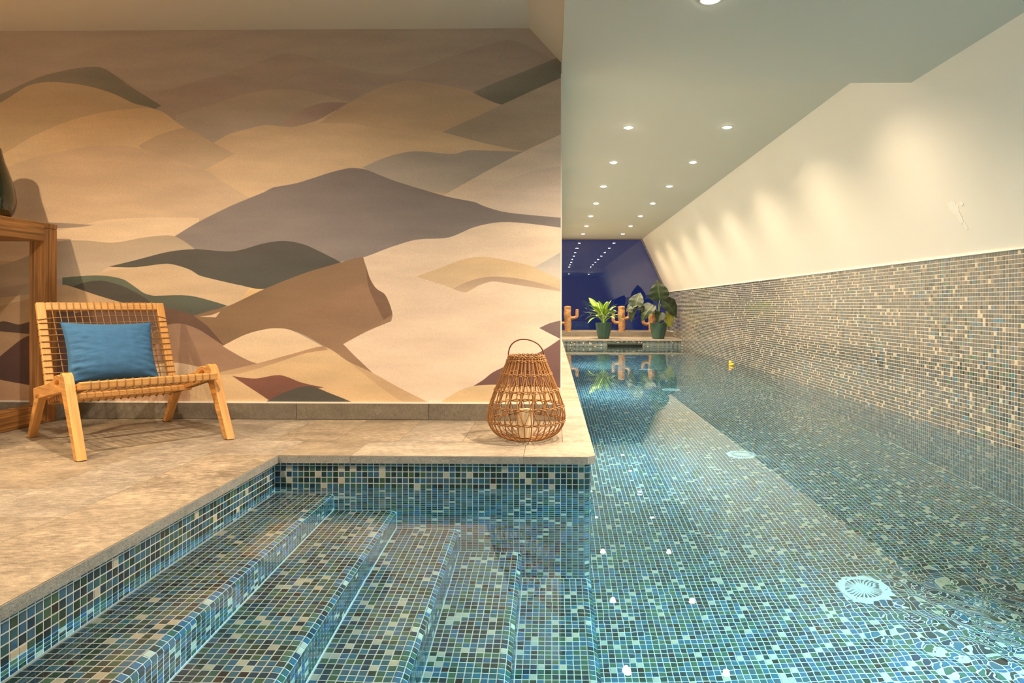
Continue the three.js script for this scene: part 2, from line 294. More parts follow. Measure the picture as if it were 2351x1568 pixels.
{
  const w = scene.children.find((o) => o.name === 'wall_upper_right'), up = V3(SL(2) - SL(1), 1, 0).normalize(), n = V3(-up.y, up.x, 0), filler = std(new THREE.Color(0.87, 0.85, 0.80), 0.8);
  for (const [y, z, r, ar] of [[1.315, 4.40, 0.042, 1.1], [1.25, 4.385, 0.026, 1.9], [1.19, 4.37, 0.016, 1.6], [1.325, 4.31, 0.017, 0.8]]) {
    const sh = new THREE.Shape(Array.from({ length: 18 }, (_, i) => { const a = i / 18 * Math.PI * 2, q = r * (0.75 + 0.45 * rnd()); return new THREE.Vector2(q * Math.cos(a), q * ar * Math.sin(a)); }));
    const m = part('filler_patch', new THREE.ExtrudeGeometry(sh, { depth: 0.0012, bevelEnabled: true, bevelSize: 0.0012, bevelThickness: 0.0006, bevelSegments: 1 }), filler, w);
    m.applyMatrix4(new THREE.Matrix4().makeBasis(far_, up, n).setPosition(SL(y), y, -z));
  }
}
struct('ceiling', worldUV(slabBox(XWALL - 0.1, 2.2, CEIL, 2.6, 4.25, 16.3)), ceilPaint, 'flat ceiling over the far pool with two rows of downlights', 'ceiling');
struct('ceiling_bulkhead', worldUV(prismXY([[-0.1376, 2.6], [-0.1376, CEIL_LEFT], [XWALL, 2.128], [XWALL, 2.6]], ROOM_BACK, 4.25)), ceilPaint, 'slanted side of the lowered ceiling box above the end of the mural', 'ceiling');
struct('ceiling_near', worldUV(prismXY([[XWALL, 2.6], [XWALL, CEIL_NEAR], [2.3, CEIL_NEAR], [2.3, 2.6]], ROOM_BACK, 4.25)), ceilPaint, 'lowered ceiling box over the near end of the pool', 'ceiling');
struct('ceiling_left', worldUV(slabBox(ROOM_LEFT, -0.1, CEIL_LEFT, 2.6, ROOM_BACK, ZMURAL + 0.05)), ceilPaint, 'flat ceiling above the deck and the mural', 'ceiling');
struct('trim_1', slabBox(ROOM_LEFT, XWALL, 0.097, 0.106, ZMURAL - 0.014, ZMURAL + 0.001), whiteTrim, 'thin white sealing strip on top of the grey skirting under the mural', 'trim');
struct('trim_2', slabBox(XWALL - 0.004, XWALL + 0.003, 0.0, CEIL_NEAR, ZMURAL - 0.004, ZMURAL + 0.02), whiteTrim, 'thin white corner bead at the end of the mural wall', 'trim');
struct('trim_3', slabBox(XR - 0.012, XR + 0.01, TILE_TOP - 0.003, TILE_TOP + 0.007, ROOM_BACK, ZGLASS), whiteTrim, 'thin white strip along the top of the mosaic wall', 'trim');
{
  const b = struct('baseboard_back', slabBox(ROOM_LEFT, XWALL, 0, 0.094, ZMURAL - 0.004, ZMURAL + 0.002), grout, 'grey stone skirting along the foot of the mural wall', 'skirting');
  for (let x = XWALL, i = 0; x > ROOM_LEFT; x -= 0.79, i++) part('skirting_stone', worldUV(slabBox(Math.max(ROOM_LEFT, x - 0.788), x, 0.002, 0.098, ZMURAL - 0.013, ZMURAL - 0.002, 0.0015), 1.3, i * 0.37, i * 0.21), greyStone, b);
}

// far window and its sill
{
  const w = struct('window_1', null, null, 'large window filling the far end of the pool room, dark blue evening outside', 'window');
  const o = [[XWALL, 0.105], [XR, 0.105], [XR, TILE_TOP], [2.115, CEIL], [XWALL, CEIL]], cx = 1.4, cy = 1.1;
  part('pane', prismXY(o, ZGLASS, ZGLASS + 0.006), phys(0xffffff, 0.0, { transmission: 1, thickness: 0, ior: 1.6 }), w);
  const frame = (k) => o.map(([x, y]) => [cx + (x - cx) * k, cy + (y - cy) * k]);
  const sh = new THREE.Shape(o.map((p) => new THREE.Vector2(...p))); sh.holes.push(new THREE.Path(frame(0.982).map((p) => new THREE.Vector2(...p))));
  part('frame', new THREE.ExtrudeGeometry(sh, { depth: 0.05, bevelEnabled: false }).translate(0, 0, -ZGLASS - 0.06), std(0x8d8272, 0.5), w);
  struct('window_sill', worldUV(slabBox(XWALL, XR, -0.03, 0.105, ZSILL, 16.3)), greyStone, 'raised stone sill below the far window', 'sill');
}

// ------------------------------------------------------------------ pool shell
const ex = V3(1, 0, 0), ey = V3(0, 1, 0), ez = V3(0, 0, 1), far = V3(0, 0, -1);
{
  const w = struct('wall_right', slabBox(XR, XR + 0.4, -1.6, TILE_TOP, ROOM_BACK, 16.3), wallGrout, 'long wall of small glass mosaic tiles beside the pool', 'wall');
  const rows = Math.floor((TILE_TOP - FLOOR_Y) / PITCH);
  mosaic(w, field(V3(XR, TILE_TOP - 0.004, -0.2), far, ZGLASS - 0.2, V3(0, -1, 0), rows * PITCH, V3(-1, 0, 0), (p) => (-p.z > ZFAR + 0.02 && p.y < 0.0) || (-p.z > ZSILL && p.y < 0.115) || (-p.z < ZNEAR && p.y < 0)), true);
}
{
  const w = struct('floor_pool', slabBox(XP - 0.3, XR, FLOOR_Y - 0.15, FLOOR_Y, ZNEAR, ZFAR), grout, 'pool bottom of blue and green glass mosaic under water', 'pool floor');
  const drains = [3.18, 5.2, 8.27, 10.48, 12.66];
  mosaic(w, field(V3(XP, FLOOR_Y, -ZNEAR), ex, XR - XP, far, ZFAR - ZNEAR, ey, (p) => drains.some((z) => Math.hypot(p.x - 1.438, -p.z - z) < 0.112)));
}
{
  // peninsula face, rounded corner and the long left side in one run
  const r = 0.03, pts = [];
  for (let i = 0; i <= 6; i++) { const a = i / 6 * Math.PI / 2; pts.push([XP - r + r * Math.sin(a), ZPEN + r - r * Math.cos(a)]); }
  const w = struct('wall_pool_left', prismXZ([[XL - 0.1, ZPEN], ...pts, [XP, ZFAR], [XP - 0.1, ZFAR], [XP - 0.1, ZPEN + 0.15], [XL - 0.1, ZPEN + 0.15]], -1.6, -STONE), grout, 'mosaic face of the tiled peninsula below the stone coping', 'pool wall');
  const path = [], flat = XP - r - XL, arc = r * Math.PI / 2, total = flat + arc + (ZFAR - ZPEN - r);
  for (let s = PITCH * 0.5; s < total - PITCH * 0.4; s += PITCH) {
    if (s < flat) path.push([V3(XL + s, 0, -ZPEN), V3(0, 0, 1)]);
    else if (s < flat + arc) { const a = (s - flat) / r; path.push([V3(XP - r + r * Math.sin(a), 0, -(ZPEN + r - r * Math.cos(a))), V3(Math.sin(a), 0, Math.cos(a))]); } else path.push([V3(XP, 0, -(ZPEN + r + s - flat - arc)), V3(1, 0, 0)]);
  }
  const n = Math.floor((-STONE - FLOOR_Y) / PITCH);
  mosaic(w, bent(path, V3(0, -1, 0), STONE - 0.010, n).map(([p, q, t]) => [p, q, t]));
}
{
  const w = struct('wall_pool_side', slabBox(XL - 0.2, XL, -1.6, -STONE, ZNEAR, ZPEN), grout, 'mosaic band under the coping along the left of the pool steps', 'pool wall');
  mosaic(w, field(V3(XL, -STONE + 0.006, -ZPEN + 0.006), ez, ZPEN - ZNEAR, V3(0, -1, 0), 0.226, V3(1, 0, 0)));
}
{
  const w = struct('wall_pool_far', [slabBox(XP - 0.2, 1.14, -1.6, -STONE, ZFAR, ZFAR + 0.3), slabBox(1.88, XR, -1.6, -STONE, ZFAR, ZFAR + 0.3), slabBox(1.14, 1.88, -0.088, -STONE, ZFAR, ZFAR + 0.3), slabBox(1.14, 1.88, -1.6, -0.252, ZFAR, ZFAR + 0.3)], grout, 'mosaic end wall of the pool under the far stone ledge', 'pool wall');
  mosaic(w, field(V3(XP, -STONE + 0.004, -ZFAR), ex, XR - XP, V3(0, -1, 0), 1.39, ez, (p) => Math.abs(p.x - 1.51) < 0.375 && p.y < -0.085 && p.y > -0.26));
  const n = struct('wall_pool_near', slabBox(XL - 0.2, XR, -1.6, -STONE, 0.45, ZNEAR), grout, 'mosaic end wall of the pool below the near deck', 'pool wall');
  mosaic(n, field(V3(XR, -STONE, -ZNEAR), V3(-1, 0, 0), XR - XL, V3(0, -1, 0), 1.39, far));
}
// five mosaic steps going down to the right
const NOSE = [-1.0, -0.712, -0.424, -0.136, XP], TREAD = [-0.248, -0.488, -0.712, -0.955, -1.2];
const STEP_LABEL = ['topmost mosaic pool step, just under the water beside the deck', 'second mosaic pool step below the deck', 'middle one of the five mosaic pool steps', 'fourth mosaic pool step, one above the lowest', 'lowest mosaic pool step, level with the corner of the peninsula'];
for (let k = 0; k < 5; k++) {
  const x0 = k ? NOSE[k - 1] : XL, x1 = NOSE[k], y = TREAD[k], yl = k < 4 ? TREAD[k + 1] : FLOOR_Y, r = 0.04;
  const arcPts = []; for (let i = 0; i <= 6; i++) { const a = i / 6 * Math.PI / 2; arcPts.push([x1 - r + r * Math.sin(a), y - r + r * Math.cos(a)]); }
  const s = struct(numbered('pool_step'), prismXY([[x0, y], ...arcPts, [x1, yl - 0.02], [x0, yl - 0.02]], ZNEAR, ZPEN), grout, STEP_LABEL[k], 'step');
  const flat = x1 - r - x0, arc = r * Math.PI / 2, total = flat + arc + (y - r - yl), path = [];
  for (let q = k ? 0.016 : 0.02; q < total - 0.012; q += PITCH) {
    if (q < flat) path.push([V3(x0 + q, y, 0), V3(0, 1, 0)]);
    else if (q < flat + arc) { const a = (q - flat) / r; path.push([V3(x1 - r + r * Math.sin(a), y - r + r * Math.cos(a), 0), V3(Math.sin(a), Math.cos(a), 0)]); } else path.push([V3(x1, y - r - (q - flat - arc), 0), V3(1, 0, 0)]);
  }
  mosaic(s, bent(path, far, ZNEAR, Math.floor((ZPEN - ZNEAR) / PITCH)));
}
// water: one body with a softly rippled surface
{
  const n = 512, m = 1024, X0 = XL, LX = XR - XL, LZ = ZFAR - ZNEAR;
  const ripple = dataTexture(n, m, (i, j) => {
    const x = X0 + LX * i / n, z = ZNEAR + LZ * j / m;
    const calm = 0.008 + 0.20 * Math.exp(-(((z - 1.9) / 1.0) ** 2) - (((x - 1.35) / 0.75) ** 2)), busy = Math.exp(-(((x - 1.2) / 0.24) ** 2) - (((z - 1.78) / 0.30) ** 2));
    const a = fbm(x * 4.2, z * 3.0, 1.3, 2), b = fbm(x * 13 + a, z * 11, 5.1, 2);
    return 128 + 120 * (calm * (a * 1.2 + 0.35 * b) + busy * (0.5 * a + 0.75 * b));
  }, false);
  const e = 0.006, sh = [[XL - e, ZNEAR - e], [XR + e, ZNEAR - e], [XR + e, ZFAR + e], [XP - e, ZFAR + e], [XP - e, ZPEN + e], [XL - e, ZPEN + e]];
  const g = clean(prismXZ(sh, FLOOR_Y - 0.004, WATER_Y)), p = g.attributes.position, uv = g.attributes.uv;
  for (let i = 0; i < p.count; i++) uv.setXY(i, (p.getX(i) - X0) / LX, (-p.getZ(i) - ZNEAR) / LZ);
  const water = single('pool_water', g, phys(0xffffff, 0.0, { transmission: 1, thickness: 1, ior: 1.333, attenuationColor: new THREE.Color(0.55, 0.86, 0.90), attenuationDistance: 2.6, bumpMap: ripple, bumpScale: 0.013 }), 'clear still water filling the mosaic pool', 'water');
  water.userData.kind = 'stuff';
}
// skimmer slot in the far wall
{
  const t = thing('skimmer', 'wide skimmer slot let into the far mosaic wall at the water line', 'skimmer', [1.51, -0.17, -ZFAR]);
  const grey = std(0x7c817d, 0.5);
  part('box', [box(0.74, 0.006, 0.29, 0, 0.079, -0.145), box(0.74, 0.006, 0.29, 0, -0.079, -0.145), box(0.006, 0.164, 0.29, -0.367, 0, -0.145), box(0.006, 0.164, 0.29, 0.367, 0, -0.145), box(0.74, 0.164, 0.006, 0, 0, -0.287)], grey, t);
  for (const y of [-0.083, 0.083]) part('frame', box(0.76, 0.012, 0.008, 0, y, 0.004, 0.002), grey, t);
  for (const x of [-0.374, 0.374]) part('frame', box(0.012, 0.16, 0.008, x, 0, 0.004, 0.002), grey, t);
}

// ------------------------------------------------------------------ stone deck
{
  const deck = struct('floor', null, null, 'beige natural stone deck with coping around the pool', 'floor');
  const bed = std(new THREE.Color(0.30, 0.26, 0.21), 0.9);
  part('bedding', [slabBox(ROOM_LEFT, XL - 0.01, -0.12, -0.012, ROOM_BACK, ZMURAL), slabBox(XL - 0.01, XP - 0.02, -0.12, -0.012, ZPEN + 0.03, ZMURAL), slabBox(XWALL, XP - 0.02, -0.12, -0.012, ZMURAL, ZFAR), slabBox(XWALL, XR, -0.12, -0.012, ZFAR + 0.03, ZSILL), slabBox(XL, XR, -0.12, -0.012, ROOM_BACK, 0.5)], bed, deck);
  const gap = 0.0007, slab = (x0, x1, z0, z1, name = 'stone_slab', y0 = -0.02) => part(name, worldUV(slabBox(x0 + gap, x1 - gap, y0, 0, z0 + gap, z1 - gap, 0.0012), 0.9, Math.floor(rnd() * 9) / 9, Math.floor(rnd() * 9) / 9), stone[Math.floor(rnd() * 3)], deck);
  const ovX = XL + 0.026, ovZ = ZPEN - 0.026, ovP = XP + 0.02, cw = 0.33;
  const coping = (x0, x1, z0, z1) => slab(x0, x1, z0, z1, 'coping_slab', -STONE);
  // peninsula coping; the outer corner is clipped
  coping(ovX - cw, ovX, ovZ, ovZ + cw); coping(ovX, -0.915, ovZ, ovZ + cw); coping(-0.915, -0.129, ovZ, ovZ + cw);
  part('coping_slab', worldUV(prismXZ([[-0.129 + gap, ovZ], [ovP - 0.036, ovZ], [ovP, ovZ + 0.03], [ovP, ovZ + cw - gap], [-0.129 + gap, ovZ + cw - gap]], -STONE, 0, 0.0012), 0.9, 0.2, 0.6), stone[0], deck);
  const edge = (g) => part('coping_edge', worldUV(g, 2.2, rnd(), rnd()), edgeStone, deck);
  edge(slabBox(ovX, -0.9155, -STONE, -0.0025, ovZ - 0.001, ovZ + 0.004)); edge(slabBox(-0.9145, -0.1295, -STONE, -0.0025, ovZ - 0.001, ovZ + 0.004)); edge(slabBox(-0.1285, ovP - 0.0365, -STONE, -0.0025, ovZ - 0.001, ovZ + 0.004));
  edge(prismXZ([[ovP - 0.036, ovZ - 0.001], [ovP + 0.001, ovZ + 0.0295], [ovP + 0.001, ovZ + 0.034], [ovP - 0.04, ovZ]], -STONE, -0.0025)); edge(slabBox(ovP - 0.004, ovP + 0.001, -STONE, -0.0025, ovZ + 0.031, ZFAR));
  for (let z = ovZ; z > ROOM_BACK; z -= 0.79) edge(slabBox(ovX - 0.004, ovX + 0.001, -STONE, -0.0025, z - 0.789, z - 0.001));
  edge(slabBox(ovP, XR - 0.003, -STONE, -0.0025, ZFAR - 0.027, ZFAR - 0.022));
  for (let z = ovZ, i = 0; z > ROOM_BACK; z -= 0.79, i++) coping(ovX - cw, ovX, Math.max(ROOM_BACK, z - 0.79), z);
  // peninsula slabs
  const xs = [ovX - cw, -1.41, -1.098, -0.774, -0.45, -0.126, XWALL, ovP];
  for (let i = 0; i < xs.length - 1; i++) slab(xs[i], xs[i + 1], ovZ + cw, ZMURAL - 0.002, i === 6 ? 'coping_slab' : 'stone_slab', i === 6 ? -STONE : -0.02);
  // strip along the corridor wall
  for (let z = ZMURAL; z < ZFAR - 0.05; z += 0.845) coping(XWALL, ovP, z, Math.min(ZFAR, z + 0.845));
  // far ledge
  for (let i = 0; i < 4; i++) { const x0 = XWALL + i * 0.66, x1 = Math.min(XR - 0.003, x0 + 0.66); coping(x0, x1, ZFAR - 0.026 + (i < 1 ? 0.026 : 0), ZFAR + 0.34); slab(x0, x1, ZFAR + 0.34, ZSILL); }
  // deck on the left, long slabs laid towards the mural wall
  for (let c = 0; c < 9; c++) {
    const x1 = ovX - cw - c * 0.324, x0 = Math.max(ROOM_LEFT, x1 - 0.324); if (x0 >= x1) break;
    for (let z = ZMURAL - 0.002 + (c % 2 ? 0.33 : 0); z > ROOM_BACK; z -= 0.95) slab(x0, x1, Math.max(ROOM_BACK, z - 0.95), Math.min(ZMURAL - 0.002, z));
  }
  for (let i = 0; i < 5; i++) { const x0 = ovX + i * 0.79, x1 = Math.min(XR - 0.003, x0 + 0.79); coping(x0, x1, 0.4, ZNEAR + 0.02); slab(x0, x1, -0.55, 0.4); slab(x0, x1, ROOM_BACK, -0.55); }
}

// ------------------------------------------------------------------ lamps
const glow = (c, k) => new THREE.MeshStandardMaterial({ color: 0x000000, emissive: c, emissiveIntensity: k, roughness: 1 });
const ringGeo = new THREE.LatheGeometry([[0.033, 0.001], [0.042, -0.004], [0.05, -0.003], [0.051, 0.0]].map(([x, y]) => new THREE.Vector2(x, y)), 28);
const bulbGeo = new THREE.SphereGeometry(0.034, 24, 8, 0, Math.PI * 2, Math.PI / 2, Math.PI / 2).scale(1, 0.42, 1);
const ringMat = std(0xd8d4cc, 0.35, { metalness: 0.2 });
const poolGlow = glow(new THREE.Color(1, 0.9, 0.74), 70), deckGlow = glow(new THREE.Color(1, 0.84, 0.6), 30);
function downlight(x, y, z, kind, glowMat, label, group, angle = 1.25) {
  const t = thing('downlight', label, 'downlight', [x, y, -z], 0, group);
  part('trim_ring', ringGeo, ringMat, t); part('bulb', bulbGeo, glowMat, t).position.y = 0.0005;
  const l = new THREE.SpotLight(kind.color, kind.power, 0, angle, 1, 2); l.name = 'downlight_beam'; l.position.set(x, y - 0.022, -z); l.target.position.set(x, y - 2, -z); l.shadow.radius = 1.3; scene.add(l, l.target);
}
const rowZ = [4.6, 6.076, 7.548, 9.057, 10.555, 12.03, 13.54, 15.0], nth = ['first', 'second', 'third', 'fourth', 'fifth', 'sixth', 'seventh'];
rowZ.forEach((z, i) => {
  for (const [x, row] of [[0.675, 'nearer the mural wall'], [1.547, 'nearer the sloping wall']]) downlight(x, CEIL, z, POOL_LAMP, poolGlow, i ? `${nth[i - 1]} visible ceiling downlight in the row ${row}` : `downlight hidden behind the ceiling drop in the row ${row}`, 'pool ceiling downlights');
});
downlight(0.71, CEIL_NEAR, 3.085, NEAR_LAMP, poolGlow, 'downlight at the top edge of the picture in the lowered ceiling', 'pool ceiling downlights');
downlight(1.56, CEIL_NEAR, 2.85, POOL_LAMP, poolGlow, 'downlight of the lowered ceiling nearest the sloping wall', 'pool ceiling downlights');
for (const [x, z, n] of [[-3.26, 2.73, 'above the end of the wooden table'], [-1.7, 2.7, 'above the woven lounge chair'], [-3.1, 1.1, 'above the near deck far from the pool'], [-1.75, 1.1, 'above the near deck beside the pool steps']]) downlight(x, CEIL_LEFT, z, x < -3 ? TABLE_LAMP : DECK_LAMP, deckGlow, `warm ceiling downlight ${n}`, 'deck ceiling downlights', 1.32);
// added unseen fill lamps in the long pool walls; water blocks the overhead light
for (const [x, y, z, turn, tx, tz, n, ang, pw] of [[XR - 0.006, -0.27, 2.35, Math.PI / 2, -0.1, 1.95, 'in the long mosaic wall opposite the steps', 1.0, 1.0], [XP + 0.006, -0.6, 4.9, -Math.PI / 2, 1.7, 4.9, 'in the left pool side just beyond the peninsula', 1.35, 0.24], [XP + 0.006, -0.6, 7.9, -Math.PI / 2, 1.7, 7.9, 'in the middle of the left pool side', 1.35, 0.24], [XP + 0.006, -0.6, 11.0, -Math.PI / 2, 1.7, 11.0, 'in the left pool side near its far end', 1.35, 0.24]]) {
  const t = thing('added_pool_lamp', `round added underwater fill lamp ${n}`, 'added pool lamp', [x, y, -z], turn, 'added underwater fill lamps');
  part('rim', new THREE.TorusGeometry(0.085, 0.012, 8, 32), std(0xdfe3e2, 0.3), t);
  part('added_lens_glow', new THREE.CylinderGeometry(0.078, 0.078, 0.006, 28).rotateX(Math.PI / 2), glow(new THREE.Color(0.7, 0.95, 1), 6), t);
  const l = new THREE.SpotLight(WATER_FILL.color, WATER_FILL.power * pw, 0, ang, 1, 2); l.name = 'added_pool_lamp_beam'; l.position.set(x - Math.sign(turn) * 0.03, y, turn ? -z : -z - 0.03); l.target.position.set(tx, FLOOR_Y + (turn > 0 ? 0.45 : 0), -tz); l.shadow.radius = 3; scene.add(l, l.target);
}

// ------------------------------------------------------------------ wooden table and vase
{
  const t = thing('console_table', 'tall rustic wooden table with thick top and square frame legs by the mural', 'table', [-2.925, 0, -3.985]);
  const L = 2.0, w = 0.62, wd = (g, along) => { g = worldUV(g, 1); if (along) { const u = g.attributes.uv; for (let i = 0; i < u.count; i++) u.setXY(i, u.getY(i) * 2.6, u.getX(i) * 0.8); } else { const u = g.attributes.uv; for (let i = 0; i < u.count; i++) u.setXY(i, u.getX(i) * 2.6, u.getY(i) * 0.8); } return g; };
  part('table_top', wd(new RoundedBoxGeometry(w, 0.108, L - 0.1, 2, 0.006).translate(-w / 2, 1.103, L / 2 + 0.05), true), tableWood, t);
  part('end_board', wd(new RoundedBoxGeometry(w, 0.03, 0.1, 2, 0.005).translate(-w / 2, 1.142, 0.05), false), tableWood, t);
  for (const x of [-0.047, -w + 0.047]) {
    for (const z of [0.05, L - 0.05]) part('leg', wd(new RoundedBoxGeometry(0.092, 1.126, 0.098, 2, 0.005).translate(x, 0.563, z), false), tableWood, t);
    part('floor_rail', wd(new RoundedBoxGeometry(0.09, 0.108, L - 0.2, 2, 0.005).translate(x, 0.054, L / 2), true), tableWood, t);
  }
}
{
  const prof = [[0.0, 0], [0.085, 0], [0.105, 0.012], [0.128, 0.05], [0.14, 0.1], [0.14, 0.14], [0.128, 0.21], [0.108, 0.28], [0.088, 0.34], [0.076, 0.39], [0.072, 0.412], [0.066, 0.417], [0.06, 0.41], [0.064, 0.37], [0.09, 0.27], [0.12, 0.16], [0.118, 0.06], [0.0, 0.03]];
  const g = new THREE.LatheGeometry(new THREE.SplineCurve(prof.map((p) => new THREE.Vector2(...p))).getPoints(70), 48), p = g.attributes.position;
  for (let i = 0; i < p.count; i++) { const x = p.getX(i), y = p.getY(i), z = p.getZ(i), r = Math.hypot(x, z) || 1, k = 1 + 0.02 * fbm(x * 22, y * 22, z * 22, 2); p.setXYZ(i, x * k, y, z * k); }
  g.computeVertexNormals();
  const v = single('vase', g, phys(new THREE.Color(0.012, 0.022, 0.010), 0.14, { clearcoat: 1, clearcoatRoughness: 0.05 }), 'dark green glazed vase standing on the wooden table', 'vase');
  v.position.set(-3.2, 1.157, -3.8);
}

// ------------------------------------------------------------------ lounge chair
const CH = { x: -2.16, z: -3.46, turn: Math.atan2(0.763, 0.646) };
{
  const t = thing('lounge_chair', 'low teak lounge chair woven with cord, standing before the mural', 'chair', [CH.x, 0, CH.z], CH.turn);
  const ay = (pts, th, b, holes = []) => { // outline in (forward, up), thickness across
    const sh = new THREE.Shape(pts.map(([a, y]) => new THREE.Vector2(a, y))); for (const h of holes) sh.holes.push(h);
    const g = new THREE.ExtrudeGeometry(sh, { depth: th - 0.006, bevelEnabled: true, bevelSize: 0.003, bevelOffset: -0.003, bevelThickness: 0.003, bevelSegments: 2, curveSegments: 10 });
    g.translate(0, 0, -th / 2 + 0.003); g.rotateY(-Math.PI / 2); g.translate(b, 0, 0); // a -> +z
    const u = g.attributes.uv; for (let i = 0; i < u.count; i++) u.setXY(i, u.getY(i) * 3, u.getX(i) * 1.2); return g;
  };
  for (const s of [-1, 1]) {
    const b = s * 0.325, hole = new THREE.Path(); hole.absellipse(0.105, 0.318, 0.036, 0.014, 0, Math.PI * 2, false, 0.25);
    part('side_rail', ay([[-0.30, 0.205], [-0.31, 0.262], [-0.05, 0.305], [0.03, 0.325], [0.07, 0.35], [0.12, 0.358], [0.175, 0.352], [0.185, 0.285], [0.10, 0.27]], 0.036, b, [hole]), chairWood, t);
    part('leg', ay([[0.168, 0.31], [0.155, 0.345], [0.165, 0.366], [0.195, 0.372], [0.222, 0.36], [0.245, 0.325], [0.425, 0.004], [0.382, 0.002], [0.30, 0.12]], 0.040, b), chairWood, t);
    part('leg', ay([[-0.19, 0.245], [-0.265, 0.24], [-0.30, 0.205], [-0.43, 0.004], [-0.392, 0.002], [-0.29, 0.13]], 0.036, b), chairWood, t);
    for (const a of [0.404, -0.411]) part('foot_pad', box(0.03, 0.004, 0.036, b, 0.0022, a), std(0x1d1a17, 0.8), t);
  }
  const rail = (w, h, d, x, y, z, rx = 0) => { const g = new RoundedBoxGeometry(w, h, d, 2, 0.006); const u = g.attributes.uv; for (let i = 0; i < u.count; i++) u.setXY(i, u.getY(i) * 0.3, u.getX(i) * w * 1.5); return g.rotateX(rx).translate(x, y, z); };
  const SF = { a: 0.30, y: 0.316 }, SB = { a: -0.20, y: 0.205 }, tilt = Math.atan2(SF.y - SB.y, SF.a - SB.a), bw = 0.575;
  // seat frame
  part('seat_front_rail', rail(0.61, 0.036, 0.03, 0, SF.y, SF.a), chairWood, t);
  part('seat_rear_rail', rail(0.61, 0.036, 0.03, 0, SB.y, SB.a), chairWood, t);
  for (const s of [-1, 1]) part('seat_side_rail', rail(0.034, 0.03, 0.5, s * 0.288, (SF.y + SB.y) / 2, (SF.a + SB.a) / 2, -tilt), chairWood, t);
  part('cross_rail', rail(0.61, 0.03, 0.03, 0, 0.235, -0.02), chairWood, t);
  // back frame leaning 24 degrees
  const B0 = { a: -0.215, y: 0.21 }, B1 = { a: -0.43, y: 0.692 }, bl = Math.hypot(B1.a - B0.a, B1.y - B0.y), lean = Math.atan2(B1.a - B0.a, B1.y - B0.y);
  const back = new THREE.Matrix4().makeRotationX(lean).setPosition(0, B0.y, B0.a);   // local y runs up the back
  for (const s of [-1, 1]) part('back_stile', box(0.042, bl, 0.026, s * 0.288, bl / 2, 0, 0.006).applyMatrix4(back), chairWood, t);
  part('top_rail', rail(0.536, 0.046, 0.026, 0, bl - 0.023, 0).applyMatrix4(back), chairWood, t);
  part('lower_rail', rail(0.536, 0.036, 0.026, 0, 0.03, 0).applyMatrix4(back), chairWood, t);
  // cords of the back: uprights wrap the top and the lower rail, crosses wrap the stiles
  const R = 0.0026, wob = (i) => 0.004 * Math.sin(i * 2.7);
  for (let i = 0; i < 16; i++) {
    const x = -0.243 + i * 0.0324, x2 = x + 0.012 + wob(i), z = 0.0155;
    part('cord', tube([[x, bl - 0.046, -z], [x, bl + 0.001, -z + 0.003], [x, bl + 0.0025, 0], [x, bl, z - 0.002], [x, bl - 0.046, z], [x2, bl * 0.5, z - 0.006], [x2 + 0.004, 0.05, z], [x2, 0.012, z - 0.003], [x2, 0.012, -z]], R, 34, 5).applyMatrix4(back), cord, t);
  }
  for (let i = 0; i < 12; i++) {
    const y = bl - 0.085 - i * 0.0345, s = i ? 0 : 0.015, z = 0.0155;
    part('cord', tube([[-0.268, y, -z], [-0.309, y, -z + 0.003], [-0.311, y, 0], [-0.309, y - s, z - 0.002], [-0.268, y - s * 0.6, z], [0, y + wob(i) + s * 0.3, z - 0.009], [0.268, y - s * 0.2, z], [0.309, y - s, z - 0.002], [0.311, y, 0], [0.309, y, -z + 0.003], [0.268, y, -z]], R, 40, 5).applyMatrix4(back), cord, t);
  }
  // cords of the seat
  for (let i = 0; i < 16; i++) {
    const x = -0.262 + i * 0.035, h = 0.021;
    part('cord', tube([[x, SF.y - h, SF.a - 0.012], [x, SF.y - h, SF.a + 0.013], [x, SF.y, SF.a + 0.0175], [x, SF.y + h - 0.001, SF.a + 0.012], [x, SF.y + h - 0.003, SF.a - 0.012], [x, (SF.y + SB.y) / 2 + 0.008, (SF.a + SB.a) / 2], [x, SB.y + h - 0.002, SB.a + 0.012], [x, SB.y + h - 0.002, SB.a - 0.012], [x, SB.y, SB.a - 0.0175], [x, SB.y - h, SB.a - 0.01], [x, SB.y - h, SB.a + 0.012], [x, SB.y, SB.a + 0.0178]], R, 46, 5), cord, t);
  }
  for (let i = 0; i < 12; i++) {
    const f = (i + 0.8) / 12.6, a = SB.a + (SF.a - SB.a) * f, y = SB.y + (SF.y - SB.y) * f, h = 0.0175;
    part('cord', tube([[-0.268, y - h, a], [-0.306, y - h + 0.003, a], [-0.308, y, a], [-0.305, y + h - 0.002, a], [-0.268, y + h, a], [0, y + h - 0.012, a + wob(i)], [0.268, y + h, a], [0.305, y + h - 0.002, a], [0.308, y, a], [0.306, y - h + 0.003, a], [0.268, y - h, a]], R, 40, 5), cord, t);
  }
}
